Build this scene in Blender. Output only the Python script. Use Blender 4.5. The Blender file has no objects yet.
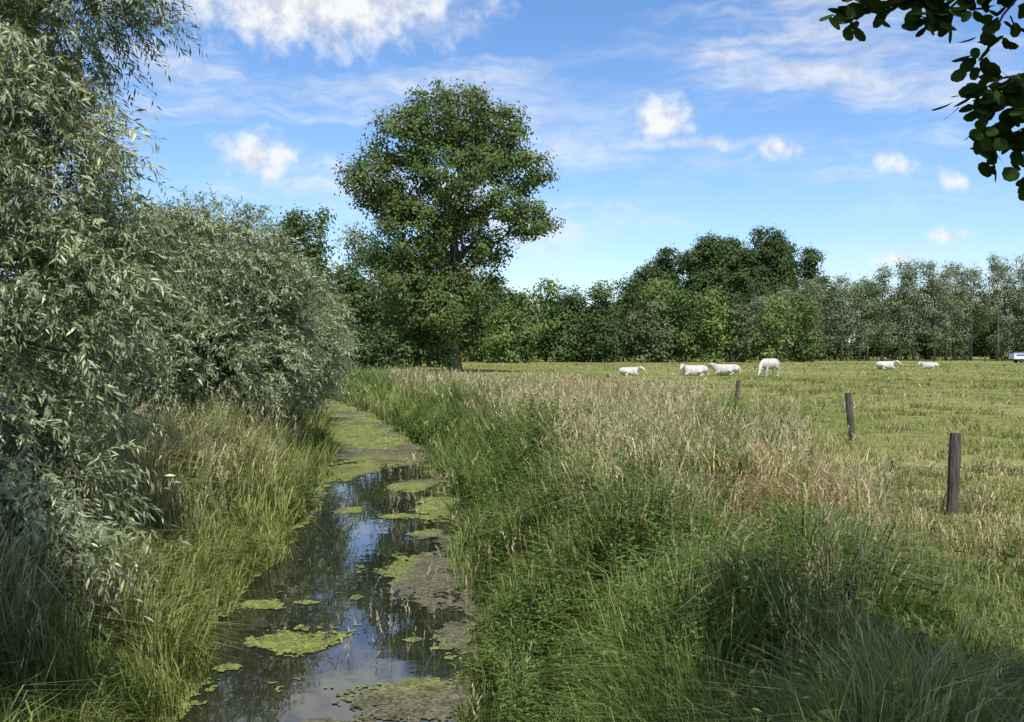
import bpy, math, random
import numpy as np
from mathutils import Vector
rng = np.random.default_rng(7)
random.seed(7)
scene = bpy.context.scene
scene.view_settings.view_transform = 'Standard'
scene.view_settings.look = 'None'
scene.view_settings.exposure = 0

# ------------------------------------------------------------------ helpers
def hsh(ix, iy, seed):
    h = (ix.astype(np.int64)*374761393 + iy.astype(np.int64)*668265263 + seed*1442695041) & 0xffffffff
    h = ((h ^ (h >> 13))*1274126177) & 0xffffffff
    h = h ^ (h >> 16)
    return (h & 0xffffff)/float(0xffffff)
def vnoise(x, y, seed=0):
    x = np.asarray(x, float); y = np.asarray(y, float)
    ix = np.floor(x); iy = np.floor(y); fx = x-ix; fy = y-iy
    fx = fx*fx*(3-2*fx); fy = fy*fy*(3-2*fy)
    a = hsh(ix, iy, seed); b = hsh(ix+1, iy, seed); c = hsh(ix, iy+1, seed); d = hsh(ix+1, iy+1, seed)
    return (a*(1-fx)+b*fx)*(1-fy)+(c*(1-fx)+d*fx)*fy
def fbm(x, y, seed=0, o=4):
    r = 0; a = .5; s = 0
    for i in range(o):
        r = r+a*vnoise(x*2**i, y*2**i, seed+i*17); s += a; a *= .5
    return r/s
def sstep(a, b, x):
    t = np.clip((x-a)/(b-a), 0, 1); return t*t*(3-2*t)
def norm(v): return v/np.maximum(np.linalg.norm(v, axis=-1, keepdims=True), 1e-9)
def link(o, parent=None):
    scene.collection.objects.link(o)
    if parent is not None: o.parent = parent
    return o
def empty(name, loc=(0, 0, 0)):
    e = bpy.data.objects.new(name, None); e.location = loc; e.empty_display_size = .3
    scene.collection.objects.link(e); return e
def build(name, parts, mat, parent=None, smooth=False):
    vs = []; cs = []; li = []; lt = []; off = 0
    for V, pat, C in parts:
        n, k, _ = V.shape
        vs.append(V.reshape(-1, 3))
        if C.ndim == 2: C = np.repeat(C[:, None, :], k, axis=1)
        cs.append(C.reshape(-1, 3))
        flat = np.array([i for f in pat for i in f]); tot = np.array([len(f) for f in pat])
        li.append(((np.arange(n)*k)[:, None]+flat[None, :]).reshape(-1)+off)
        lt.append(np.tile(tot, n)); off += n*k
    vs = np.concatenate(vs).astype(np.float32); cs = np.concatenate(cs); li = np.concatenate(li).astype(np.int32)
    lt = np.concatenate(lt).astype(np.int32); ls = np.concatenate([[0], np.cumsum(lt)[:-1]]).astype(np.int32)
    me = bpy.data.meshes.new(name)
    me.vertices.add(len(vs)); me.vertices.foreach_set('co', vs.ravel())
    me.loops.add(len(li)); me.loops.foreach_set('vertex_index', li)
    me.polygons.add(len(lt)); me.polygons.foreach_set('loop_start', ls); me.polygons.foreach_set('loop_total', lt)
    me.update(calc_edges=True)
    a = me.color_attributes.new('Col', 'FLOAT_COLOR', 'POINT')
    c4 = np.ones((len(vs), 4), np.float32); c4[:, :3] = np.clip(cs, 0, 1); a.data.foreach_set('color', c4.ravel())
    if smooth: me.polygons.foreach_set('use_smooth', np.ones(len(lt), bool))
    me.materials.append(mat)
    return link(bpy.data.objects.new(name, me), parent)
def pymesh(name, verts, faces, mat, parent=None, smooth=True):
    me = bpy.data.meshes.new(name); me.from_pydata(verts, [], faces); me.update()
    if smooth: me.polygons.foreach_set('use_smooth', np.ones(len(faces), bool))
    me.materials.append(mat)
    return link(bpy.data.objects.new(name, me), parent)
def tube(buf, pts, rad, sides=8, cap=True):
    verts, faces = buf
    pts = [Vector(p) for p in pts]; b = len(verts); n = len(pts)
    for i, p in enumerate(pts):
        t = (pts[min(i+1, n-1)]-pts[max(i-1, 0)]).normalized()
        up = Vector((0, 0, 1)) if abs(t.z) < .9 else Vector((1, 0, 0))
        s = t.cross(up).normalized(); u = s.cross(t).normalized()
        r = rad[i]; rs, ru = (r if isinstance(r, tuple) else (r, r))
        for j in range(sides):
            a = 2*math.pi*j/sides
            verts.append(tuple(p+s*(math.cos(a)*rs)+u*(math.sin(a)*ru)))
    for i in range(n-1):
        for j in range(sides):
            k = (j+1) % sides
            faces.append((b+i*sides+j, b+i*sides+k, b+(i+1)*sides+k, b+(i+1)*sides+j))
    if cap:
        faces.append(tuple(b+j for j in reversed(range(sides))))
        faces.append(tuple(b+(n-1)*sides+j for j in range(sides)))
def bent(p0, p1, n=5, wob=.08, sag=0.):
    p0 = Vector(p0); p1 = Vector(p1); L = (p1-p0).length; out = []
    for i in range(n):
        t = i/(n-1); q = p0.lerp(p1, t)
        if 0 < i < n-1:
            q += Vector((random.uniform(-1, 1), random.uniform(-1, 1), random.uniform(-1, 1)))*wob*L
        q.z += sag*L*math.sin(math.pi*t)
        out.append(q)
    return out

# ------------------------------------------------------------------ materials
def new_mat(name):
    m = bpy.data.materials.new(name); m.use_nodes = True
    nt = m.node_tree; nt.nodes.clear()
    out = nt.nodes.new('ShaderNodeOutputMaterial'); return m, nt, out
def leaf_mat(name, trans=.3, tint=(1.25, 1.2, .6), gloss=0.):
    m, nt, out = new_mat(name); N = nt.nodes.new; L = nt.links.new
    at = N('ShaderNodeAttribute'); at.attribute_name = 'Col'
    p = N('ShaderNodeBsdfDiffuse'); L(at.outputs['Color'], p.inputs['Color'])
    last = p.outputs[0]
    if trans:
        mx = N('ShaderNodeMix'); mx.data_type = 'RGBA'; mx.blend_type = 'MULTIPLY'; mx.inputs['Factor'].default_value = 1
        L(at.outputs['Color'], mx.inputs['A']); mx.inputs['B'].default_value = (*tint, 1)
        tr = N('ShaderNodeBsdfTranslucent'); L(mx.outputs['Result'], tr.inputs['Color'])
        ms = N('ShaderNodeMixShader'); ms.inputs[0].default_value = trans
        L(last, ms.inputs[1]); L(tr.outputs[0], ms.inputs[2]); last = ms.outputs[0]
    if gloss:
        gl = N('ShaderNodeBsdfGlossy'); gl.inputs['Roughness'].default_value = .45; gl.inputs['Color'].default_value = (1, 1, .95, 1)
        m2 = N('ShaderNodeMixShader'); m2.inputs[0].default_value = gloss; L(last, m2.inputs[1]); L(gl.outputs[0], m2.inputs[2]); last = m2.outputs[0]
    L(last, out.inputs[0])
    return m
def noise_mat(name, c1, c2, scale=4, rough=.9, bump=.3, stretch=(1, 1, 1), detail=5, lo=.3, hi=.7):
    m, nt, out = new_mat(name); N = nt.nodes.new; L = nt.links.new
    tc = N('ShaderNodeTexCoord'); mp = N('ShaderNodeMapping'); mp.inputs['Scale'].default_value = stretch
    L(tc.outputs['Object'], mp.inputs[0])
    no = N('ShaderNodeTexNoise'); no.inputs['Scale'].default_value = scale; no.inputs['Detail'].default_value = detail
    L(mp.outputs[0], no.inputs['Vector'])
    r = N('ShaderNodeValToRGB'); r.color_ramp.elements[0].position = lo; r.color_ramp.elements[1].position = hi
    r.color_ramp.elements[0].color = (*c1, 1); r.color_ramp.elements[1].color = (*c2, 1)
    L(no.outputs['Fac'], r.inputs[0])
    p = N('ShaderNodeBsdfPrincipled'); p.inputs['Roughness'].default_value = rough
    L(r.outputs[0], p.inputs['Base Color'])
    if bump:
        b = N('ShaderNodeBump'); b.inputs['Strength'].default_value = bump; b.inputs['Distance'].default_value = .05
        L(no.outputs['Fac'], b.inputs['Height']); L(b.outputs[0], p.inputs['Normal'])
    L(p.outputs[0], out.inputs[0]); return m
M_leaf = leaf_mat('foliage', trans=.25)
M_willow = leaf_mat('willow_foliage', trans=.15, tint=(1.1, 1.15, .6), gloss=.04)
M_grass = leaf_mat('grass_blades', trans=.3, tint=(1.2, 1.15, .6))
M_bark = noise_mat('bark', (.05, .04, .03), (.17, .145, .11), 3, stretch=(4, 4, .8), bump=.6)
M_post = noise_mat('weathered_wood', (.035, .03, .025), (.13, .11, .09), 5, stretch=(8, 8, .6), bump=.5)
M_wire = noise_mat('rusty_wire', (.08, .06, .05), (.2, .17, .15), 20, bump=0)
M_hide = noise_mat('white_hide', (.42, .38, .31), (.62, .59, .53), 3, rough=.85, bump=.1)
M_muzzle = noise_mat('pink_muzzle', (.4, .22, .18), (.55, .35, .3), 8, rough=.5, bump=0)
M_dark = noise_mat('dark_hoof', (.02, .018, .015), (.06, .05, .04), 8, rough=.4, bump=0)

# ------------------------------------------------------------------ stream + terrain
ty = np.arange(-60, 900, .5)
_cy = [-60, -5, 8.6, 12.8, 16, 21, 32, 45, 53, 64, 80, 100, 130, 200, 400, 900]
_cx = [1.5, -1.2, -1.6, -2.15, -2.25, -2.55, -4.3, -7.1, -9.2, -12.6, -19, -29, -44, -78, -170, -400]
_hw = [1.4, 1.4, 1.4, 1.7, 1.5, 1.4, 1.4, 1.25, 1.1, 1.1, 1.2, 1.3, 1.4, 1.4, 1.4, 1.4]
def smooth(a, n=7):
    k = np.hanning(n+2)[1:-1]; k /= k.sum(); return np.convolve(np.pad(a, n//2, mode='edge'), k, 'valid')
tcx = smooth(np.interp(ty, _cy, _cx), 11); thw = smooth(np.interp(ty, _cy, _hw), 7)
tsl = np.gradient(tcx, ty)
WZ = -1.0
def stream(x, y):
    c = np.interp(y, ty, tcx); h = np.interp(y, ty, thw); sl = np.interp(y, ty, tsl)
    h = h+.35*(vnoise(y*.8, x*0+3, 5)-.5)+.25*(vnoise(y*2.3, x*0+9, 6)-.5)
    s = (x-c)/np.sqrt(1+sl*sl); return s, np.abs(s)-h
def ground(x, y):
    s, t = stream(x, y)
    bank = WZ-.06+1.06*sstep(-.05, 1.8, t)
    bed = WZ-.06-.5*sstep(0, .7, -t)
    z = np.where(t < 0, bed, bank)
    z = z+(.16*(fbm(x*.35, y*.35, 3)-.5)+.08*(fbm(x*1.7, y*1.7, 4)-.5))*sstep(0, 1.5, t)
    z = z+.2*np.exp(-((t-2.6)/1.3)**2)*(t > 0)*(.5+fbm(x*.3, y*.25, 12, 2))
    return z
def grow(a, b, st, far, g=1.09):
    c = list(np.arange(a, b+1e-6, st)); s = st
    while c[-1] < far: s *= g; c.append(c[-1]+s)
    s = st
    while c[0] > -far: s *= g; c.insert(0, c[0]-s)
    return np.array(c)
xs = grow(-14, 12, .2, 1400); ys = grow(-3, 66, .3, 1400)
X, Y = np.meshgrid(xs, ys); Z = ground(X, Y)
nx = len(xs); ny = len(ys)
V = np.stack([X, Y, Z], -1).reshape(-1, 3)
i = np.arange(ny-1)[:, None]*nx+np.arange(nx-1)[None, :]
F = np.stack([i, i+1, i+nx+1, i+nx], -1).reshape(-1, 4)
m, nt, out = new_mat('meadow_ground'); N = nt.nodes.new; L = nt.links.new
tc = N('ShaderNodeTexCoord')
def nz(scale, detail=5, vec=None, rough=.55):
    n = N('ShaderNodeTexNoise'); n.inputs['Scale'].default_value = scale; n.inputs['Detail'].default_value = detail
    n.inputs['Roughness'].default_value = rough
    L(vec or tc.outputs['Object'], n.inputs['Vector']); return n.outputs['Fac']
def ramp(f, a, b, ca, cb):
    r = N('ShaderNodeValToRGB'); r.color_ramp.elements[0].position = a; r.color_ramp.elements[1].position = b
    r.color_ramp.elements[0].color = (*ca, 1); r.color_ramp.elements[1].color = (*cb, 1); L(f, r.inputs[0]); return r.outputs[0]
mp = N('ShaderNodeMapping'); mp.inputs['Scale'].default_value = (1, .35, 1); L(tc.outputs['Object'], mp.inputs[0])
c1 = ramp(nz(.12, 4, mp.outputs[0]), .35, .65, (.17, .20, .06), (.30, .29, .12))
c2 = ramp(nz(3, 5, None, .7), .3, .7, (.5, .55, .45), (1.25, 1.2, 1.1))
mx = N('ShaderNodeMix'); mx.data_type = 'RGBA'; mx.blend_type = 'MULTIPLY'; mx.inputs['Factor'].default_value = 1
L(c1, mx.inputs['A']); L(c2, mx.inputs['B'])
p = N('ShaderNodeBsdfDiffuse')
sx = N('ShaderNodeSeparateXYZ'); L(tc.outputs['Object'], sx.inputs[0])
mr = N('ShaderNodeMapRange'); mr.inputs['From Min'].default_value = -.95; mr.inputs['From Max'].default_value = -.4
L(sx.outputs['Z'], mr.inputs['Value'])
mm = N('ShaderNodeMix'); mm.data_type = 'RGBA'; L(mr.outputs[0], mm.inputs['Factor'])
mm.inputs['A'].default_value = (.03, .028, .018, 1); L(mx.outputs['Result'], mm.inputs['B']); L(mm.outputs['Result'], p.inputs['Color'])
L(p.outputs[0], out.inputs[0])
me = bpy.data.meshes.new('ground'); me.vertices.add(len(V)); me.vertices.foreach_set('co', V.astype(np.float32).ravel())
me.loops.add(F.size); me.loops.foreach_set('vertex_index', F.ravel().astype(np.int32))
me.polygons.add(len(F)); me.polygons.foreach_set('loop_start', (np.arange(len(F))*4).astype(np.int32)); me.polygons.foreach_set('loop_total', np.full(len(F), 4, np.int32))
me.polygons.foreach_set('use_smooth', np.ones(len(F), bool)); me.update(calc_edges=True); me.materials.append(m)
link(bpy.data.objects.new('ground', me))

# water
m, nt, out = new_mat('stream_water'); N = nt.nodes.new; L = nt.links.new
tc = N('ShaderNodeTexCoord'); p = N('ShaderNodeBsdfPrincipled')
p.inputs['Base Color'].default_value = (.02, .022, .014, 1); p.inputs['Roughness'].default_value = .015; p.inputs['IOR'].default_value = 1.8
n1 = N('ShaderNodeTexNoise'); n1.inputs['Scale'].default_value = 2.2; n1.inputs['Detail'].default_value = 2; L(tc.outputs['Object'], n1.inputs['Vector'])
b = N('ShaderNodeBump'); b.inputs['Strength'].default_value = .05; b.inputs['Distance'].default_value = .03
L(n1.outputs['Fac'], b.inputs['Height']); L(b.outputs[0], p.inputs['Normal']); L(p.outputs[0], out.inputs[0])
wy = np.arange(-40, 200, .5); wx = np.interp(wy, ty, tcx); wh = np.interp(wy, ty, thw)+.7
vv = []; ff = []
for k in range(len(wy)):
    vv += [(wx[k]-wh[k], wy[k], WZ), (wx[k]+wh[k], wy[k], WZ)]
    if k: ff.append((2*k-2, 2*k-1, 2*k+1, 2*k))
pymesh('stream_water', vv, ff, m)

# floating weed mats
ells = [(-2.5, 11.0, .7, .6), (-1.16, 14.2, .7, 2.0), (-.62, 11.2, .32, 1.0), (-.8, 9.1, .75, .6), (-2.85, 10, .22, .17), (-3.1, 12.5, .35, .3),
        (-1.1, 11, .16, .12), (-3.3, 19.8, .4, .5), (-2.2, 19.2, .45, .4), (-1.5, 20.6, .6, 1.8), (-2.3, 23.7, .7, 1.3), (-4.2, 26.7, .8, 2.4),
        (-1.5, 17.3, .35, .5), (-2.6, 12.6, .25, .12), (-1.7, 8.4, .3, .25), (-2.0, 12.9, .12, .2), (-1.0, 16.6, .4, .9)]
g = .03
gx, gy = np.meshgrid(np.arange(-5.5, 0.6, g), np.arange(6.5, 31, g))
g2 = .09
hx, hy = np.meshgrid(np.arange(-16, -2, g2), np.arange(31, 66, g2))
parts = []
for (ax, ay, gg) in ((gx.ravel(), gy.ravel(), g), (hx.ravel(), hy.ravel(), g2)):
    s, t = stream(ax, ay)
    k = (t < .12); ax = ax[k]; ay = ay[k]; s = s[k]; t = t[k]
    v = np.full(len(ax), -1.)
    for (ex, ey, rx, ry) in ells:
        v = np.maximum(v, 1-np.sqrt(((ax-ex)/rx)**2+((ay-ey)/ry)**2))
    v = np.maximum(v, 1.1*sstep(25, 32, ay)-.25)
    v = np.maximum(v, .45-(-t)*2.6+.4*(vnoise(ay*.7, ax*0, 77)-.5))
    v = v+1.1*(fbm(ax*2.2, ay*1.6, 21, 5)-.5)+.45*(vnoise(ax*13, ay*9, 31)-.5)+.35*(vnoise(ax*31, ay*25, 32)-.5)
    k = v > .18; ax = ax[k]; ay = ay[k]; v = v[k]
    V = np.zeros((len(ax), 4, 3))
    for q, (dx, dy) in enumerate(((0, 0), (1, 0), (1, 1), (0, 1))):
        V[:, q, 0] = ax+dx*gg; V[:, q, 1] = ay+dy*gg; V[:, q, 2] = WZ+.005+.006*vnoise((ax+dx*gg)*9, (ay+dy*gg)*9, 2)
    f = sstep(.3, .6, fbm(ax*1.1+4, ay*.6, 91, 3)); f = np.clip(f+.8*np.exp(-(((ax+2.5)/.8)**2+((ay-11)/.8)**2))-.4*np.exp(-(((ax+1.1)/.8)**2+((ay-14.2)/2)**2))-.9*np.exp(-(((ax+.8)/.8)**2+((ay-9)/.6)**2)), 0, 1)[:, None]
    C = np.array([.13, .125, .08])*(1-f)+np.array([.19, .215, .065])*f
    C = C*(.5+.9*rng.random((len(ax), 1)))*(.6+.7*fbm(ax*5, ay*5, 8))[:, None]
    parts.append((V, [(0, 1, 2, 3)], C))
m_weed = leaf_mat('floating_weed', trans=0)
build('duckweed_mats', parts, m_weed)

# ------------------------------------------------------------------ grass
fy_ = [-20, 0, 6, 9, 13.2, 24, 36, 50, 70, 100, 200]; fx_ = [1.5, 1.8, 2.4, 3.3, 4.5, 6.9, 7.2, 4.0, -2.5, -9.5, -60]
def verge_x(y): return np.interp(y, fy_, fx_)
LUSH = np.array([.115, .195, .042]); MIDG = np.array([.165, .225, .06]); STRAW = np.array([.54, .48, .28]); OLIVE = np.array([.29, .295, .105]); PINK = np.array([.44, .33, .24]); DRY = np.array([.54, .39, .21])
def wedge(n, a, b, e=.7, ang=.62):
    u = rng.random(n); d = (u*(b**e-a**e)+a**e)**(1/e); th = (rng.random(n)*2-1)*ang
    return d*np.sin(th), d*np.cos(th), d
def zones(x, y):
    s, t = stream(x, y); right = s > 0
    fx = verge_x(y)+1.6*(fbm(y*.5, x*.3, 41, 2)-.5)
    return s, t, right, (~right) | (x < fx), (x-fx)
def blades(n, a, b, near, e=.7, wk=1.):
    x, y, d = wedge(n, a, b, e)
    s, t, right, verge, fxd = zones(x, y)
    k = (t > .02) | ((t > -.15) & (rng.random(n) < .5)); x, y, d, s, t, right, verge, fxd = (q[k] for q in (x, y, d, s, t, right, verge, fxd)); n = len(x)
    z = ground(x, y)
    big = fbm(x*.35, y*.25, 51, 3); med = fbm(x*1.3, y*1.1, 52, 3); fine = vnoise(x*4, y*4, 53)
    hv = .14+.72*sstep(.3, .7, med)+.22*fine
    tuft = np.clip(med-.52, 0, 1)
    hf = .05+.14*med*fine+.9*tuft+.12*np.exp(-np.clip(fxd, 0, 9)/.8)
    bl = np.where(right, sstep(.6, -.6, fxd), 1.)
    h = hv*bl+hf*(1-bl)
    h = np.where(right & (y < 12) & (x > 2), h+.08*sstep(12, 8, y), h)
    ridge = np.where(right & verge, sstep(1.0, 2.4, t), 0)
    h = h*(1-.5*np.exp(-np.clip(t, 0, 9)/.25))
    h = h*(.55+.75*rng.random(n))
    f_st = np.where(right, ridge*sstep(.38, .56, big+.4*(fine-.5))*.95+.15, sstep(.40, .60, med)*sstep(.2, 1.3, t)*.75)
    f_st = np.where(right & (y < 9.5), f_st*.6, f_st)
    f_st = np.where(~verge, sstep(.36, .66, big+.4*(fine-.5))*.7*np.where(y < 11, .5, 1), f_st)
    f_st = np.clip(f_st, 0, 1)*(rng.random(n) < .62)
    C = np.where(rng.random((n, 1)) < sstep(.3, .7, big)[:, None], MIDG, LUSH)
    C = np.where(~verge[:, None] & (y[:, None] > 10), OLIVE*.8+LUSH*.2, C)
    C = np.where(~right[:, None], C*.5+OLIVE*.5, C)
    C = np.where((~verge & (tuft > .03))[:, None], C*.75, C)
    st = np.where(rng.random((n, 1)) < .28, PINK, STRAW)
    C = C*(1-f_st[:, None])+st*f_st[:, None]
    dp = np.exp(-(((x-3.55)/.6)**2+((y-14.8)/1.4)**2))+.8*np.exp(-(((x-3.0)/.8)**2+((y-11)/.9)**2))+.6*np.exp(-(((x-1.5)/.8)**2+((y-27)/3.0)**2))
    dp = (dp*1.1 > rng.random(n))[:, None]
    C = np.where(dp, DRY*(.7+.5*rng.random((n, 1))), C)
    C = C*(.45+1.0*rng.random((n, 1)))*(.7+.6*med[:, None])
    w = wk*(d/8)**.8*(.6+.8*rng.random(n))*np.where(verge, 1, .85)
    az = rng.random(n)*2*np.pi; sd = np.stack([np.cos(az), np.sin(az), 0*az], -1)
    la = 2*np.pi*2*fbm(x*1.1, y*1.1, 54, 2)+rng.normal(size=n)*.9; lm = h*(.2+.95*rng.random(n)**1.2)
    ln = np.stack([np.cos(la)*lm, np.sin(la)*lm, 0*la], -1)
    P = np.stack([x, y, z-.03], -1); up = np.array([0, 0, 1.])
    if near:
        V = np.zeros((n, 5, 3))
        V[:, 0] = P-sd*w[:, None]*.4; V[:, 1] = P+sd*w[:, None]*.4
        mid = P+up*(h*.66)[:, None]+ln*.3
        V[:, 2] = mid+sd*w[:, None]*.5; V[:, 3] = mid-sd*w[:, None]*.5
        V[:, 4] = P+up*(h*(1-.4*(lm/np.maximum(h, .01))))[:, None]+ln
        return (V, [(0, 1, 2, 3), (3, 2, 4)], C)
    V = np.zeros((n, 3, 3)); V[:, 0] = P-sd*w[:, None]*.5; V[:, 1] = P+sd*w[:, None]*.5; V[:, 2] = P+up*(h*.9)[:, None]+ln*.8
    return (V, [(0, 1, 2)], C)
build('meadow_grass', [blades(240000, 3.8, 20, True, wk=.0095), blades(160000, 18, 80, False, wk=.015), blades(50000, 75, 180, False, .9, wk=.018)], M_grass)

# seed-head grasses
def stalks(n, a, b):
    x, y, d = wedge(n, a, b, .6); s, t, right, verge, fxd = zones(x, y)
    big = fbm(x*.7, y*.5, 61, 3)
    pr = np.where(right, sstep(.6, 2.2, t)*(.3+.5*sstep(12, 18, y))+.12, .4*sstep(.3, 1, t))*sstep(.38, .60, big)*verge+.03*(~verge)*(y > 10)
    k = rng.random(n) < pr; x, y, d, verge = x[k], y[k], d[k], verge[k]; n = len(x); z = ground(x, y)
    h = (.6+.45*rng.random(n))*np.where(verge, 1, .45); w = .003*(d/8)**.85
    az = rng.random(n)*6.28; sd = np.stack([np.cos(az), np.sin(az), 0*az], -1)*w[:, None]
    la = rng.random(n)*6.28; ln = np.stack([np.cos(la), np.sin(la), 0*la], -1)*(h*.4*rng.random(n))[:, None]
    P = np.stack([x, y, z], -1); T = P+ln; T[:, 2] += h; Mi = P+ln*.35; Mi[:, 2] += h*.6
    C = (STRAW*.9)*(.7+.5*rng.random((n, 1)))
    V = np.stack([P-sd*.5, P+sd*.5, Mi+sd*.4, T, Mi-sd*.4], 1)
    out = [(V, [(0, 1, 2, 4), (4, 2, 3)], C)]
    for j in range(5):
        q = rng.random((n, 3))-.5; q[:, 2] = .5+.7*rng.random(n); q = norm(q*np.array([1.1, 1.1, 1])+ln)
        Lh = (.035+.04*rng.random(n))[:, None]*np.clip(d/12, 1, 2)[:, None]; B = T-(np.array([0, 0, 1])*.03+ln*.06)*j
        sw = sd*1.8
        V = np.stack([B, B+q*Lh*.45+sw, B+q*Lh, B+q*Lh*.45-sw], 1)
        out.append((V, [(0, 1, 2, 3)], (PINK*.5+STRAW*.55)*(.7+.6*rng.random((n, 1)))))
    return out
build('seed_head_grass', stalks(42000, 5, 55), M_grass)

# broad-leaved bank weeds
def weeds(n, a, b):
    x, y, d = wedge(n, a, b, .7); s, t, right, verge, fxd = zones(x, y)
    big = fbm(x*.8, y*.6, 71, 3)
    pr = np.where(right, (1-sstep(1.6, 3.0, t))*.9+.2, .35)*(t > .12)*verge*sstep(.40, .55, big)+(~verge)*.03*(y < 14)
    k = rng.random(n) < pr; x, y, d, t = x[k], y[k], d[k], t[k]; n = len(x); z = ground(x, y)
    K = 24; h = (.4+.6*rng.random(n)*(.5+big[k])); tt = (np.arange(K)+.5)/K
    ln = (rng.random((n, 2))-.5)*.6*h[:, None]
    B = np.zeros((n, K, 3)); B[..., 0] = x[:, None]+ln[:, :1]*tt**1.5; B[..., 1] = y[:, None]+ln[:, 1:]*tt**1.5; B[..., 2] = z[:, None]+h[:, None]*(.15+.85*tt)
    a_ = rng.random((n, 1))*6.28+np.arange(K)*2.4+rng.random((n, K))*.6
    D = norm(np.stack([np.cos(a_), np.sin(a_), .5*rng.random((n, K))-.1+.5*tt], -1))
    S = norm(np.cross(D, np.array([0, 0, 1.])+0*D)+.3*(rng.random((n, K, 3))-.5))
    Ln = ((.05+.06*rng.random((n, K)))*(1.15-.6*tt)*np.clip(d/10, 1, 2.2)[:, None])[..., None]
    W = Ln*.22
    sag = np.array([0, 0, -1.])*Ln*.25
    V = np.stack([B, B+D*Ln*.4+S*W, B+D*Ln*.75+S*W*.7+sag*.4, B+D*Ln+sag, B+D*Ln*.75-S*W*.7+sag*.4, B+D*Ln*.4-S*W], 2).reshape(n*K, 6, 3)
    C = (np.array([.095, .155, .04])*(.7+.8*rng.random((n, 1, 1)))*(.8+.4*rng.random((n, K, 1)))*(.75+.5*tt[None, :, None])).reshape(-1, 3)
    return (V, [(0, 1, 2, 3), (0, 3, 4, 5)], C)
build('bank_weeds', [weeds(11000, 4, 40)], M_grass)

# ------------------------------------------------------------------ trees
def rdir(n):
    v = rng.normal(size=(n, 3)); return norm(v)
def lobes_leaves(lobes, per_m2, leaf, cl_r, col, seed, asp=.6, upb=.45, jitter=.35, droop=0.):
    out = []; centres = []
    for (cx, cy, cz, rx, ry, rz) in lobes:
        area = 4*np.pi*((rx*ry+rx*rz+ry*rz)/3)
        nc = max(6, int(area/(cl_r*cl_r*2.0)))
        dd = rdir(nc); rad = .55+.5*rng.random(nc)**.7
        cc = np.array([cx, cy, cz])+dd*np.array([rx, ry, rz])*rad[:, None]
        centres.append((np.array([cx, cy, cz]), cc))
        nl = max(8, int(area*per_m2/nc))
        off = rng.normal(size=(nc, nl, 3))*np.array([1, 1, .7])*cl_r*(.45+.3*rng.random((nc, 1, 1)))
        P = cc[:, None, :]+off
        Nn = norm(dd[:, None, :]*.5+norm(off)*.35+np.array([0, 0, upb])+rng.normal(size=P.shape)*jitter)
        D = norm(np.cross(Nn, rng.normal(size=P.shape))); D = norm(D+np.array([0, 0, -droop])); S = norm(np.cross(D, Nn))
        Lf = (leaf*(.6+.8*rng.random((nc, nl, 1))))
        V = np.stack([P-D*Lf*.5, P+S*Lf*asp*.5, P+D*Lf*.5, P-S*Lf*asp*.5], 2).reshape(-1, 4, 3)
        cb = (.75+.5*rng.random((nc, 1, 1)))*(.75+.5*rng.random((nc, nl, 1)))
        hue = 1+(rng.random((nc, 1, 3))-.5)*np.array([.22, .1, .25])
        C = (np.array(col)*cb*hue).reshape(-1, 3)
        out.append((V, C))
    V = np.concatenate([o[0] for o in out]); C = np.concatenate([o[1] for o in out])
    return (V, [(0, 1, 2, 3)], C), centres
def limbs(buf, base, top, lobes, centres, r0, nsub=5):
    base = Vector(base); top = Vector(top)
    tr = bent(base, top, 8, .015)
    tube(buf, tr, [r0*1.35]+[r0*(1-.8*i/7) for i in range(1, 8)], 10)
    for (c, cc) in centres:
        c = Vector(c); f = max(.12, min(.85, (c.z-base.z)/(top.z-base.z)*.72-.04))
        k = f*7; i0 = int(k); st = tr[i0].lerp(tr[min(7, i0+1)], k-i0)
        r = r0*(1-.8*f)*.5; path = bent(st, c, 6, .05, .06); tube(buf, path, [r*(1-.75*j/5) for j in range(6)], 7)
        for j in rng.choice(len(cc), min(nsub, len(cc)), replace=False):
            tube(buf, bent(path[3], cc[j], 4, .06, .05), [r*.32, r*.24, r*.15, r*.05], 5)

# the tall poplar in the meadow
PX, PY = -5.4, 95.
loc = [(-.5, 24.6, 4.4, 3.3), (-4.9, 22.2, 3.4, 3.0), (4.5, 23.2, 3.3, 3.0), (-8.0, 18.3, 2.9, 2.6), (6.9, 19.6, 2.9, 2.3), (7.9, 14.6, 2.4, 2.0), (-.5, 18.8, 4.0, 3.0), (2.8, 20.4, 3, 2.4),
       (-4.0, 13.6, 3.6, 2.9), (3.2, 12.2, 2.4, 2.0), (-5.0, 8.6, 3.2, 3.0), (-1.6, 6.0, 3.2, 2.6), (-6.4, 16.5, 2.6, 2.2), (-4.8, 4.2, 2.8, 2.4), (4.9, 16.0, 2.2, 1.6), (1.6, 8.2, 1.8, 1.8), (3.9, 8.8, 1.3, 1.0), (-1, 14.8, 2.4, 2.2),
       (-.5, 2.8, 2.6, 2.0), (-7.5, 11.5, 1.6, 1.4), (-1.0, 10.6, 2.6, 2.2), (1.2, 15.0, 2.2, 1.8), (1.6, 4.2, 2.2, 1.8), (-2.8, 9.5, 2.6, 2.4)]
lob = [(PX+a*.93, PY+random.uniform(-3, 3), z*.98, rx*.9, rx, rz*.93) for (a, z, rx, rz) in loc]
pt = empty('poplar_tree')
leafp, cen = lobes_leaves(lob, 44, .27, .85, (.125, .17, .058), 1, asp=.8, upb=.3)
build('poplar_crown', [leafp], M_leaf, pt)
buf = ([], []); limbs(buf, (PX, PY, -.2), (PX+.4, PY, 22.5), lob, cen, .6, 7)
pymesh('poplar_trunk', *buf, M_bark, pt)

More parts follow.
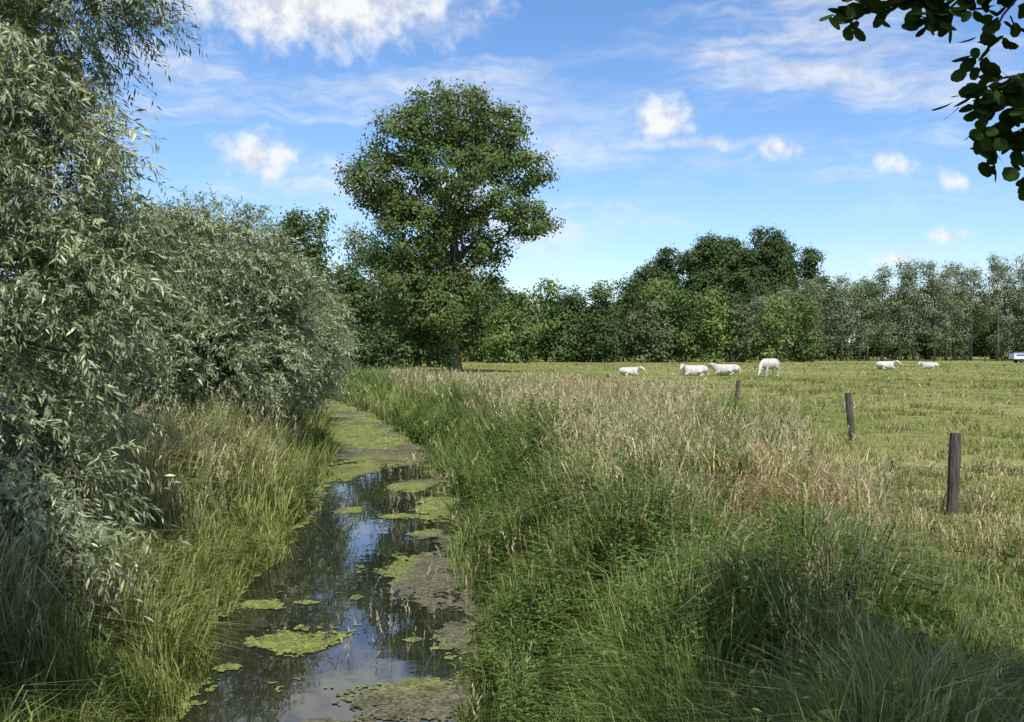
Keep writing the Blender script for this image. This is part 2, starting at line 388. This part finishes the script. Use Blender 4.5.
# willows built from drooping shoots of narrow leaves
def willow(name, trunk, lobes, nsh, leafL, shootL, cols, nl=18, thick=.2, droop=.55, top=None, wid=.115):
    root = empty(name); vol = np.array([r[3]*r[4]*r[5] for r in lobes])**(2/3); vol /= vol.sum()
    parts = []; centres = []
    for lb, f in zip(lobes, vol):
        n = int(nsh*f); c = np.array(lb[:3]); R = np.array(lb[3:])
        ncl = max(10, n//14); cd = rdir(ncl); cr = .6+.42*rng.random(ncl)
        ci = rng.integers(0, ncl, n)
        dd = norm(cd[ci]+rng.normal(size=(n, 3))*.13); r = cr[ci]+rng.normal(size=n)*.06
        P0 = c+dd*R*r[:, None]; centres.append((c, c+cd*R*cr[:, None]*.9))
        D0 = norm(dd*.9+rng.normal(size=(n, 3))*.45+np.array([0, 0, .25])); Ls = shootL*(.5+.9*rng.random(n))
        tt = (np.arange(nl)+.5)/nl
        P = P0[:, None, :]+D0[:, None, :]*(Ls[:, None]*tt)[..., None]; P[..., 2] -= droop*Ls[:, None]*tt**2
        T = norm(D0[:, None, :]+np.array([0, 0, -1.])*(2*droop*tt)[None, :, None])
        Q = norm(np.cross(T, rng.normal(size=P.shape))); D = norm(T*.7+Q*.75+np.array([0, 0, -.1]))
        Nn = norm(dd[:, None, :]*.5+np.array([0, -.1, .5])+rng.normal(size=P.shape)*.5)
        S = norm(np.cross(D, Nn)); Lf = (leafL*(.6+.7*rng.random((n, nl, 1)))); W = Lf*wid
        V = np.stack([P, P+D*Lf*.45+S*W, P+D*Lf+np.array([0, 0, -1.])*Lf*.12, P+D*Lf*.45-S*W], 2).reshape(-1, 4, 3)
        mixf = rng.random((n, nl, 1))**1.8*.8+rng.random((n, 1, 1))*.25
        C = (np.array(cols[0])*(1-mixf)+np.array(cols[1])*mixf)*(.6+.7*rng.random(ncl)[ci][:, None, None])
        parts.append((V, [(0, 1, 2, 3)], C.reshape(-1, 3)))
        A = P0; B = P[:, -1]; Md = P[:, nl//2]; sw = norm(np.cross(B-A, rng.normal(size=(n, 3))))*leafL*.03
        V = np.stack([A-sw, A+sw, Md+sw*.7, B, Md-sw*.7], 1)
        parts.append((V, [(0, 1, 2, 4), (4, 2, 3)], np.tile(np.array([.12, .11, .05]), (n, 1))))
    build(name+'_leaves', parts, M_willow, root)
    buf = ([], [])
    tp = top or (trunk[0], trunk[1], max(l[2] for l in lobes))
    limbs(buf, trunk, tp, lobes, centres, thick, 9); pymesh(name+'_trunk', *buf, M_bark, root)
    return root
WC = ((.125, .165, .055), (.45, .48, .30))
lob = [(-6.9, 11.5, 7.8, 2.3, 2.2, 1.9), (-5.6, 11.8, 6.6, 1.3, 1.5, 1.2), (-7.0, 11, 5.4, 2.0, 2.0, 1.7), (-5.5, 10.8, 4.4, 1.3, 1.4, 1.3), (-6.2, 11, 3.0, 1.8, 1.7, 1.5),
       (-5.2, 10.7, 2.4, 1.2, 1.2, 1.2), (-6.0, 10.4, 1.2, 1.5, 1.3, .9), (-8.8, 12.5, 4.5, 2.2, 2.5, 3), (-9, 12, 8, 2, 2, 2), (-5.0, 12, 8.3, 1.2, 1.2, .9), (-4.7, 9.8, 1.1, .9, .8, .7), (-5.2, 11.3, 3.5, 1.1, 1.1, 1.2), (-4.6, 9.2, .45, .8, .7, .5)]
willow('added_shade_willow', (-7.8, 11.8, -.1), lob, 13500, .105, .58, WC, nl=18, thick=.22)
lob = [(-7.9, 26, 4.1, 2.3, 2.2, 1.8), (-9.6, 25, 3.2, 2.4, 2.4, 2.4), (-6.8, 27, 3.3, 1.6, 1.8, 1.5), (-8.0, 24.5, 1.9, 1.9, 1.6, 1.4), (-6.2, 29, 2.8, 1.3, 1.4, 1.5), (-7.0, 26, 1.9, 1.5, 1.4, 1.2), (-10.2, 25, 1.7, 2.0, 2, 1.4), (-6.6, 31.5, 2.1, 1.2, 1.4, 1.3)]
willow('added_shade_willow', (-8.1, 26.5, -.1), lob, 13000, .14, .6, WC, nl=15, thick=.2, droop=.4)
lob = [(-10.5, 38, 3.8, 2.4, 2.4, 2.0), (-8.7, 40, 2.8, 1.6, 1.8, 1.7), (-12, 42, 3.5, 3, 3, 2.8), (-8.8, 44, 1.9, 1.4, 1.6, 1.4)]
willow('added_shade_willow', (-10.6, 40, -.1), lob, 5500, .2, .75, WC, nl=12, thick=.2, droop=.4)
# added willow out of view, its crown placed to shade the near left bank
lob = [(-3.7, 4.1, 6.0, 1.1, 1.1, .7), (-5.2, 4.0, 6.2, 1.5, 1.3, .9), (-6.8, 3.0, 5.6, 2.0, 1.7, 1.3), (-5.2, 2.6, 7.0, 1.7, 1.5, 1.2), (-3.7, 2.6, 6.2, 1.1, 1.0, .7), (-6.6, 4.2, 5.4, 1.4, 1.2, .9), (-4.4, 4.9, 6.4, 1.1, .9, .7), (-4.4, 3.2, 5.8, 1.1, 1.1, .7)]
willow('added_shade_willow', (-7.0, 2.6, -.1), lob, 9000, .17, .6, WC, nl=14, thick=.2, wid=.16)

# distant woodland
def crown(cx, cy, h, w, low=.12, n=None, sharp=.55, tall=1.):
    n = n or int(7+w*.8); out = []
    for j in range(n):
        f = (j+.5)/n; z = h*(low+(1-low)*f); prof = math.sin(math.pi*min(1, .18+.80*f))**sharp
        a = random.uniform(0, 6.28); rr = w*.5*prof*random.uniform(.25, .7)
        r = w*.5*random.uniform(.38, .6)*(.55+.45*prof)
        z = min(z, h-r*.75*tall)
        out.append((cx+rr*math.cos(a), cy+rr*math.sin(a), max(z, r*.6+h*low*.7), r, r, r*random.uniform(.75, .95)*tall))
    return out
DG = (.085, .125, .048); MG = (.12, .17, .058); LG = (.165, .225, .07); SG = (.22, .255, .155)
def grove(name, trees, leaf, dens, clr, trunk_r=.3, asp=.75, tall=1.):
    root = empty(name); parts = []; buf = ([], [])
    for (cx, cy, h, w, col, low) in trees:
        lo = crown(cx, cy, h, w, low, tall=tall); lp, ce = lobes_leaves(lo, dens, leaf, clr, col, 0, asp=asp, jitter=.3); parts.append(lp)
        tb = bent((cx, cy, -.3), (cx, cy, h*.75), 4, .02); tube(buf, tb, [trunk_r, trunk_r*.8, trunk_r*.6, trunk_r*.2], 6)
    build(name+'_foliage', parts, M_leaf, root); pymesh(name+'_trunks', *buf, M_bark, root)
T = []
for x, h, w, c in ((-52, 18, 10, DG), (-44, 19, 9, MG), (-37, 18, 9, DG), (-33, 19.5, 8, DG), (-29.5, 19.8, 7.5, MG), (-26, 19, 8, DG), (-23, 19.3, 7.5, MG), (-20.5, 18.5, 7, SG), (-17.5, 16.5, 7, DG), (-14.5, 15.5, 7, DG), (-10.5, 13, 7, DG), (-27.5, 13, 8, DG), (-24, 11, 7, MG), (-17.5, 10, 6, DG), (-12, 8, 6, MG), (-21, 12, 7, DG)):
    T.append((x, 122+random.uniform(-4, 8), h, w, c, .08))
for x, h, w in ((-19, 6, 6), (-15, 4.5, 5), (-23, 7, 6), (-28, 7, 7), (-11.5, 4.5, 4)): T.append((x, 92+random.uniform(-3, 3), h, w, DG, .05))
grove('riverside_woodland', T, .36, 14, 1.0)
SD = (.15, .185, .09)
T = []
x = -8.
while x < 30:
    T.append((x, 190+random.uniform(-8, 8), random.uniform(13, 16.0), random.uniform(8, 11), random.choice((MG, DG, MG, LG)), .05)); x += random.uniform(4.5, 6.5)
for px, h, w, c in ((-2, 9, 8, LG), (0.5, 8.5, 7, MG), (22, 9, 7, SD), (26, 11, 7, SD), (30, 13, 8, MG), (36, 13, 8, LG), (41, 10, 7, SD), (46, 11, 8, LG), (52, 12, 8, MG), (10, 9, 8, MG), (16, 9, 8, DG)):
    T.append((px, 168+random.uniform(-5, 5) if px < 5 else 182+random.uniform(-5, 5), h, w, c, .03))
x = -120.
while x < 260:
    T.append((x, 330+random.uniform(-10, 10), random.uniform(15, 20), random.uniform(13, 18), random.choice((DG, MG)), .03)); x += random.uniform(8, 11)
grove('distant_treeline', T, .5, 8, 1.3)
T = []
for x, h, w in ((37, 25, 13), (43, 29, 14), (50, 31, 15), (57, 31.5, 15), (65, 33, 15), (72, 31.5, 14), (76.5, 28, 11), (47, 27, 14), (61, 29, 15), (33, 20, 11), (54, 30, 14), (69, 30, 14)):
    T.append((x, 262+random.uniform(-8, 8), h, w, DG, .08))
grove('poplar_grove', T, .6, 9, 1.4)
T = []
x = 50.
while x < 175:
    px = 512+x*5; h = np.interp(px, [760, 800, 830, 870, 900, 930, 960, 1000, 1024, 1400], [13, 15.5, 18, 17, 20.5, 21.5, 20, 21, 22.5, 21])
    c = MG if 865 < px < 885 else SG
    T.append((x, 202+random.uniform(-3, 3), h*random.uniform(.93, 1.03), random.uniform(5.5, 7), c, .2)); x += random.uniform(2.7, 3.6)
grove('willow_row', T, .42, 14, .9, .36, asp=.45, tall=1.7)
T = []
x = 55.
while x < 190: T.append((x, 228+random.uniform(-4, 4), random.uniform(15, 18), 10, DG, .03)); x += random.uniform(6, 8)
grove('hedgerow', T, .5, 8, 1.2, .32)

# overhanging alder beside the camera
root = empty('alder_tree')
lob = [(4.6, -.8, 7.4, 2.1, 1.6, 1.5), (3.4, .2, 7.6, 1.3, 1.2, .9), (6.4, -.6, 6.2, 1.9, 1.7, 1.5), (4.2, -.6, 5.8, 1.3, 1.3, 1.0), (5.4, -2.6, 7.6, 2.3, 2, 1.6), (3.0, -.9, 6.2, 1.1, 1.0, .8), (4.0, 1.6, 6.4, .9, .9, .6), (3.0, 2.2, 6.3, .8, .7, .4)]
lp, ce = lobes_leaves(lob, 170, .1, .4, (.09, .14, .035), 0, asp=.85)
parts = [lp]; buf = ([], []); limbs(buf, (5.3, -1.2, -.1), (5.0, -.9, 7.8), lob, ce, .2, 8)
br = [[(4.6, .6, 6.0), (3.9, 2.6, 5.0), (3.0, 3.8, 4.3), (2.35, 4.35, 3.92), (1.9, 4.5, 3.80), (1.5, 4.6, 3.74)],
      [(3.0, 3.8, 4.3), (2.6, 4.3, 3.8), (2.38, 4.5, 3.45), (2.28, 4.6, 3.2), (2.2, 4.6, 3.08)],
      [(3.0, 3.8, 4.3), (2.9, 4.3, 3.6), (2.68, 4.6, 3.2), (2.45, 4.7, 2.95)],
      [(2.35, 4.35, 3.92), (2.2, 4.5, 3.7), (2.12, 4.55, 3.5)], [(1.9, 4.5, 3.80), (1.75, 4.5, 3.85), (1.55, 4.5, 3.88)], [(2.35, 4.35, 3.92), (2.05, 4.4, 3.98), (1.7, 4.4, 4.02)],
      [(2.38, 4.5, 3.45), (2.2, 4.5, 3.42), (2.06, 4.55, 3.34)], [(2.28, 4.6, 3.2), (2.38, 4.6, 3.12), (2.45, 4.6, 3.3)], [(2.6, 4.3, 3.8), (2.4, 4.4, 3.9), (2.15, 4.45, 3.8)], [(2.35, 4.35, 3.92), (2.25, 4.5, 3.95), (1.95, 4.5, 3.92)],
      [(2.38, 4.5, 3.45), (2.45, 4.5, 3.35), (2.4, 4.5, 3.2)], [(2.68, 4.6, 3.2), (2.45, 4.6, 3.3), (2.3, 4.6, 3.35)], [(2.38, 4.5, 3.45), (2.18, 4.5, 3.3), (2.1, 4.5, 3.2)], [(2.1, 4.45, 3.86), (1.95, 4.5, 3.72), (1.85, 4.5, 3.68)]]
hexv = []; hc = []
for bi, pts in enumerate(br):
    P = [Vector(q) for q in pts]; tube(buf, P, [.022*(1-.8*i/(len(P)-1))*(1.2 if bi == 0 else .4) for i in range(len(P))], 6)
    for i in range(len(P)-1):
        seg = (P[i+1]-P[i]); nn = int(seg.length/.0085)
        if bi == 0 and i < 2: continue
        for j in range(nn):
            b0 = P[i]+seg*random.random(); a = random.uniform(0, 6.28)
            d = (seg.normalized()*.5+Vector((math.cos(a), math.sin(a), random.uniform(-.9, .3)))).normalized()
            b1 = b0+d*random.uniform(.02, .09); nrm = Vector((random.gauss(0, .5), -.55+random.gauss(0, .4), .55+random.gauss(0, .3))).normalized()
            s = d.cross(nrm).normalized(); Lf = random.uniform(.055, .10)
            prof = [(0, 0), (.18, .3), (.5, .43), (.82, .33), (1, .08), (1, -.08), (.82, -.33), (.5, -.43), (.18, -.3)]
            hexv.append([tuple(b1+d*(u*Lf)+s*(v*Lf)+Vector((0, 0, -abs(v)*Lf*.15))) for u, v in prof]); k = random.uniform(.6, 1.2); hc.append((.045*k, .08*k, .02*k))
parts.append((np.array(hexv), [(0, 1, 2, 7, 8), (2, 3, 6, 7), (3, 4, 5, 6)], np.array(hc)))
build('alder_leaves', parts, M_leaf, root); pymesh('alder_trunk', *buf, M_bark, root)

# ------------------------------------------------------------------ fence
fence = empty('pasture_fence')
def gz(x, y): return float(ground(np.array([x]), np.array([y]))[0])
posts = [(5.8, 13.2, 1.1, .075, .012), (8.28, 24.2, 1.15, .08, -.03), (8.0, 36, 1.1, .08, .03), (4.7, 50, 1.0, .07, .02), (1, 62, 1.0, .07, -.02)]
tops = []
for i, (x, y, h, r, le) in enumerate(posts):
    buf = ([], []); z = gz(x, y); pts = [(x+le*k, y, z-.4+(h+.4)*k/5) for k in range(6)]
    tube(buf, pts, [r*random.uniform(.92, 1.06) for _ in range(5)]+[r*.9], 12); pymesh('post_%d' % (i+1), *buf, M_post, fence, smooth=False)
    tops.append((x+le*4, y, z, h))
buf = ([], [])
for f in (.45, .85):
    for a, b_ in zip(tops[:-1], tops[1:]):
        A = Vector((a[0]-.07, a[1], a[2]+a[3]*f)); B = Vector((b_[0]-.07, b_[1], b_[2]+b_[3]*f))
        tube(buf, bent(A, B, 7, 0, -.006), [.0025]*7, 4)
    A = Vector((tops[0][0]-.07, tops[0][1], tops[0][2]+tops[0][3]*f)); tube(buf, bent(A, (4.2, 2, A.z), 7, 0, -.006), [.0025]*7, 4)
pymesh('wire', *buf, M_wire, fence)
ff = empty('far_fence'); buf = ([], [])
for k in range(36):
    x = 40+k*3.2; y = 186+.3*math.sin(k)
    tube(buf, [(x, y, -.3), (x+.03, y, 1.15)], [.09, .08], 6)
tube(buf, [(40, 185.9, .95), (152, 185.9, .95)], [.02, .02], 4); pymesh('posts', *buf, M_post, ff)

# ------------------------------------------------------------------ cattle
def cow(loc, rot, pose, s=1., turn=0.):
    root = empty('white_cow', (loc[0], loc[1], gz(loc[0], loc[1]))); root.rotation_euler = (0, 0, rot); root.scale = (s, s, s)
    b = ([], []); dz = 0 if pose == 'stand' else -.60
    T = [(-.88, 1.2, .08, .1), (-.8, 1.13, .22, .24), (-.6, 1.09, .29, .32), (-.3, 1.03, .32, .37), (.05, .99, .35, .41), (.35, .99, .33, .41), (.6, 1.02, .27, .39), (.78, 1.06, .2, .3), (.9, 1.1, .1, .15)]
    if pose != 'stand': T = [(x, z, w*1.15, h*.98) for x, z, w, h in T]
    tube(b, [(x, 0, z+dz) for x, z, w, h in T], [(w, h) for x, z, w, h in T], 16)
    if pose == 'stand':
        neck = [(.6, 0, 1.12), (.9, .02, 1.02), (1.12, .05, .78), (1.25, .08, .55)]; head = [(1.2, .07, .62), (1.27, .09, .45), (1.36, .1, .28), (1.42, .11, .14)]
    else:
        neck = [(.6, 0, .5), (.85, .1*turn, .6), (1.0, .25*turn, .70), (1.05, .35*turn, .76)]; head = [(1.0, .3*turn, .8), (1.13, .42*turn, .72), (1.25, .55*turn, .6), (1.32, .65*turn, .5)]
    tube(b, neck, [(.2, .3), (.16, .23), (.13, .18), (.11, .14)], 12)
    tube(b, head, [(.12, .13), (.12, .13), (.085, .095), (.07, .07)], 12)
    h0 = Vector(head[0]); hd = (Vector(head[3])-h0).normalized(); side = hd.cross(Vector((0, 0, 1))).normalized()
    for sg in (-1, 1):
        e0 = h0+side*sg*.1; tube(b, [e0, e0+side*sg*.12+Vector((0, 0, .02)), e0+side*sg*.24-Vector((0, 0, .02))], [(.035, .05), (.035, .075), (.02, .03)], 8)
        y = sg
        if pose == 'stand':
            st = .06*sg
            fl = [(.55, .17*y, 1.0, .15), (.5, .2*y, .74, .1), (.53+st, .19*y, .42, .06), (.52+st, .19*y, .13, .045), (.56+st, .19*y, .03, .06)]
            hl = [(-.58, .17*y, 1.05, .22), (-.42-st, .2*y, .76, .15), (-.68-st, .19*y, .48, .065), (-.63-st, .19*y, .14, .047), (-.58-st, .19*y, .03, .06)]
        else:
            fl = [(.5, .2*y, .42, .16), (.62, .3*y, .22, .1), (.9, .26*y, .1, .065), (.66, .24*y, .06, .05), (.55, .24*y, .05, .055)]
            hl = [(-.55, .2*y, .48, .24), (-.12, .38*y, .28, .15), (-.5, .44*y, .1, .075), (-.25, .46*y, .07, .05), (-.12, .46*y, .05, .055)]
        for lg in (fl, hl): tube(b, [q[:3] for q in lg], [q[3] for q in lg], 10)
    zt = 1.3+dz; tube(b, [(-.82, 0, zt), (-.92, .02, zt-.1), (-.95, .05, zt-.4), (-.93, .06, max(.08, zt-.75))], [.04, .035, .032, .05], 8)
    o = pymesh('body', *b, M_hide, root)
    rm = o.modifiers.new('Remesh', 'REMESH'); rm.mode = 'VOXEL'; rm.voxel_size = .03; rm.use_smooth_shade = True
    sm = o.modifiers.new('Smooth', 'SMOOTH'); sm.factor = .5; sm.iterations = 4
    b2 = ([], []); e = Vector(head[3]); tube(b2, [e-hd*.05, e+hd*.02, e+hd*.05], [(.078, .075), (.075, .07), (.04, .04)], 10); pymesh('muzzle', *b2, M_muzzle, root)
    b3 = ([], [])
    for sg in (-1, 1):
        q = h0.lerp(Vector(head[1]), .8)+side*sg*.108; tube(b3, [q-side*.02*sg, q+side*.015*sg], [.028, .018], 8)
        if pose == 'stand':
            for hx_ in (.56+.06*sg, -.58-.06*sg): tube(b3, [(hx_+.02, .19*sg, -.01), (hx_, .19*sg, .07)], [.075, .058], 10)
    pymesh('eyes_and_hooves', *b3, M_dark, root)
cow((20.9, 81), math.radians(215), 'stand', 1.08)
cow((9.9, 85), math.radians(15), 'lie', .95, -1)
cow((15.4, 84), math.radians(190), 'lie', 1.2, 1)
cow((18.7, 87), math.radians(172), 'lie', 1.2, -1)
cow((41.4, 111), math.radians(5), 'lie', 1.15, -1)
cow((48.5, 116), math.radians(160), 'lie', 1., 1)

# livestock trailer at the far right edge
M_wh = noise_mat('trailer_white', (.7, .7, .7), (.8, .8, .8), 2, rough=.4, bump=0); M_bl = noise_mat('trailer_blue', (.06, .12, .3), (.08, .15, .35), 2, rough=.5, bump=0)
tr = empty('livestock_trailer', (86.6, 170, 0))
def box(name, c, sz, mat, parent, bev=.04):
    x, y, z = c; a, b_, h = (q/2 for q in sz)
    v = [(x+i*a, y+j*b_, z+k*h) for k in (-1, 1) for j in (-1, 1) for i in (-1, 1)]
    o = pymesh(name, v, [(0, 2, 3, 1), (4, 5, 7, 6), (0, 1, 5, 4), (2, 6, 7, 3), (0, 4, 6, 2), (1, 3, 7, 5)], mat, parent, False)
    bm = o.modifiers.new('Bevel', 'BEVEL'); bm.width = bev; bm.segments = 2; return o
box('body', (0, 0, 1.15), (3.4, 1.8, 1.0), M_wh, tr); box('roof', (0, 0, 1.76), (3.5, 1.9, .2), M_bl, tr); box('chassis', (0, 0, .57), (3.6, 1.4, .12), M_dark, tr, .01)
box('window_slot', (0, -.93, 1.35), (2.6, .03, .2), M_dark, tr, .005); box('drawbar', (-2.2, 0, .5), (1.2, .1, .1), M_dark, tr, .01)
buf = ([], [])
for wx_ in (-.5, .5):
    for wy_ in (-.95, .95): tube(buf, [(wx_, wy_-.1, .36), (wx_, wy_+.1, .36)], [.35, .35], 16)
pymesh('wheels', *buf, M_dark, tr, smooth=False)

# ------------------------------------------------------------------ camera
cam = bpy.data.cameras.new('camera'); cam.lens = 35.16; cam.sensor_width = 36; cam.clip_end = 6000; cam.clip_start = .05
co = bpy.data.objects.new('camera', cam); co.location = (0, 0, 2.2); co.rotation_euler = (math.radians(90-.63), 0, 0); link(co); scene.camera = co

# ------------------------------------------------------------------ light
sd = Vector((.16, -.54, .82)).normalized()
sun = bpy.data.lights.new('sun', 'SUN'); sun.energy = 5; sun.angle = math.radians(.5); sun.color = (1, .955, .88)
so = bpy.data.objects.new('sun', sun); so.rotation_euler = (-sd).to_track_quat('-Z', 'Y').to_euler(); so.location = (5, -10, 30); link(so)
w = bpy.data.worlds.new('World'); scene.world = w; w.use_nodes = True; nt = w.node_tree; nt.nodes.clear(); N = nt.nodes.new; L = nt.links.new
w.cycles.sampling_method = 'NONE'
out = N('ShaderNodeOutputWorld'); bg = N('ShaderNodeBackground'); bg.inputs['Strength'].default_value = .14; L(bg.outputs[0], out.inputs[0])
sky = N('ShaderNodeTexSky'); sky.sky_type = 'NISHITA'; sky.sun_disc = False; sky.sun_elevation = math.asin(sd.z); sky.sun_rotation = math.atan2(sd.x, sd.y)
sky.air_density = 1.0; sky.dust_density = .5; sky.ozone_density = 2.5
hs = N('ShaderNodeHueSaturation'); hs.inputs['Saturation'].default_value = 1.15; hs.inputs['Value'].default_value = 1.22; L(sky.outputs[0], hs.inputs['Color'])
gm = N('ShaderNodeMix'); gm.data_type = 'RGBA'; gm.blend_type = 'MULTIPLY'; gm.inputs['Factor'].default_value = 1; gm.inputs['B'].default_value = (.92, .95, 1.06, 1); L(hs.outputs[0], gm.inputs['A'])
tc = N('ShaderNodeTexCoord'); sx = N('ShaderNodeSeparateXYZ'); L(tc.outputs['Generated'], sx.inputs[0])
def M(op, a, b=None, c=None):
    n = N('ShaderNodeMath'); n.operation = op
    for i_, v_ in enumerate((a, b, c)):
        if v_ is None: continue
        if isinstance(v_, (int, float)): n.inputs[i_].default_value = v_
        else: L(v_, n.inputs[i_])
    return n.outputs[0]
def VM(op, a, b=None):
    n = N('ShaderNodeVectorMath'); n.operation = op
    for i_, v_ in enumerate((a, b)):
        if v_ is None: continue
        if isinstance(v_, tuple): n.inputs[i_].default_value = v_
        else: L(v_, n.inputs[i_])
    return n.outputs['Value'] if op == 'LENGTH' else n.outputs['Vector']
az = M('ARCTAN2', sx.outputs['X'], sx.outputs['Y']); el = M('ARCSINE', sx.outputs['Z'])
cb = N('ShaderNodeCombineXYZ'); L(az, cb.inputs[0]); L(el, cb.inputs[1]); uv = cb.outputs[0]
def noise(vec, sc, det=5, ro=.55, col=False):
    n = N('ShaderNodeTexNoise'); n.noise_dimensions = '2D'; n.inputs['Scale'].default_value = sc; n.inputs['Detail'].default_value = det; n.inputs['Roughness'].default_value = ro
    L(vec, n.inputs['Vector']); return n.outputs['Color' if col else 'Fac']
def MR(v, a, b, c=0., d=1., sm=True):
    n = N('ShaderNodeMapRange'); n.interpolation_type = 'SMOOTHSTEP' if sm else 'LINEAR'
    for k_, q in zip(('From Min', 'From Max', 'To Min', 'To Max'), (a, b, c, d)): n.inputs[k_].default_value = q
    L(v, n.inputs['Value']); return n.outputs[0]
warp = VM('MULTIPLY', VM('SUBTRACT', noise(uv, 18, 2, .6, True), (.5, .5, .5)), (.05, .022, 0)); uvw = VM('ADD', uv, warp)
puffs = [(-.249, .187, .036, .019, 1.0), (.149, .225, .026, .018, 1.05), (.197, .202, .018, .008, .8), (.254, .19, .022, .009, .8), (.413, .155, .016, .009, .65), (.409, .107, .019, .007, .8),
         (-.19, .335, .13, .045, 1.05), (-.30, .35, .07, .04, 1), (.365, .082, .018, .008, .7), (.37, .168, .018, .010, .55), (.7, .16, .08, .03, 1), (-.8, .22, .12, .05, 1)]
v = None
for (a, e, ra, re, k) in puffs:
    q = M('MULTIPLY', M('SUBTRACT', 1., VM('LENGTH', VM('MULTIPLY', VM('SUBTRACT', uvw, (a, e, 0)), (1/(ra*1.5), 1/(re*1.5), 0)))), k)
    v = q if v is None else M('MAXIMUM', v, q)
det = noise(uv, 38, 4, .6)
pm = MR(M('ADD', v, M('MULTIPLY', M('SUBTRACT', det, .5), 1.1)), .0, .85, 0, .95)
rot = N('ShaderNodeMapping'); rot.inputs['Rotation'].default_value = (0, 0, .12); rot.inputs['Scale'].default_value = (3.2, 17, 1); L(uvw, rot.inputs[0])
ci = MR(noise(rot.outputs[0], 1.3, 5, .62), .40, .78, 0, .7)
big = MR(noise(uv, 3.0, 1), .35, .6, .35, 1.); hi = MR(el, .05, .14); ci = M('MULTIPLY', M('MULTIPLY', ci, big), hi)
line = VM('LENGTH', VM('MULTIPLY', VM('SUBTRACT', uvw, (.16, .2, 0)), (1/.13, 1/.008, 0))); line = M('MULTIPLY', MR(line, 1.2, 0.), .5)
mask = M('MAXIMUM', M('MAXIMUM', pm, ci), line)
shade = MR(det, .3, .6, 5.4, 7.0)
cc = N('ShaderNodeCombineXYZ'); L(shade, cc.inputs[0]); L(M('MULTIPLY', shade, 1.01), cc.inputs[1]); L(M('ADD', M('MULTIPLY', shade, .9), .8), cc.inputs[2])
mx = N('ShaderNodeMix'); mx.data_type = 'RGBA'; L(mask, mx.inputs['Factor']); L(gm.outputs['Result'], mx.inputs['A']); L(cc.outputs[0], mx.inputs['B']); L(mx.outputs['Result'], bg.inputs['Color'])
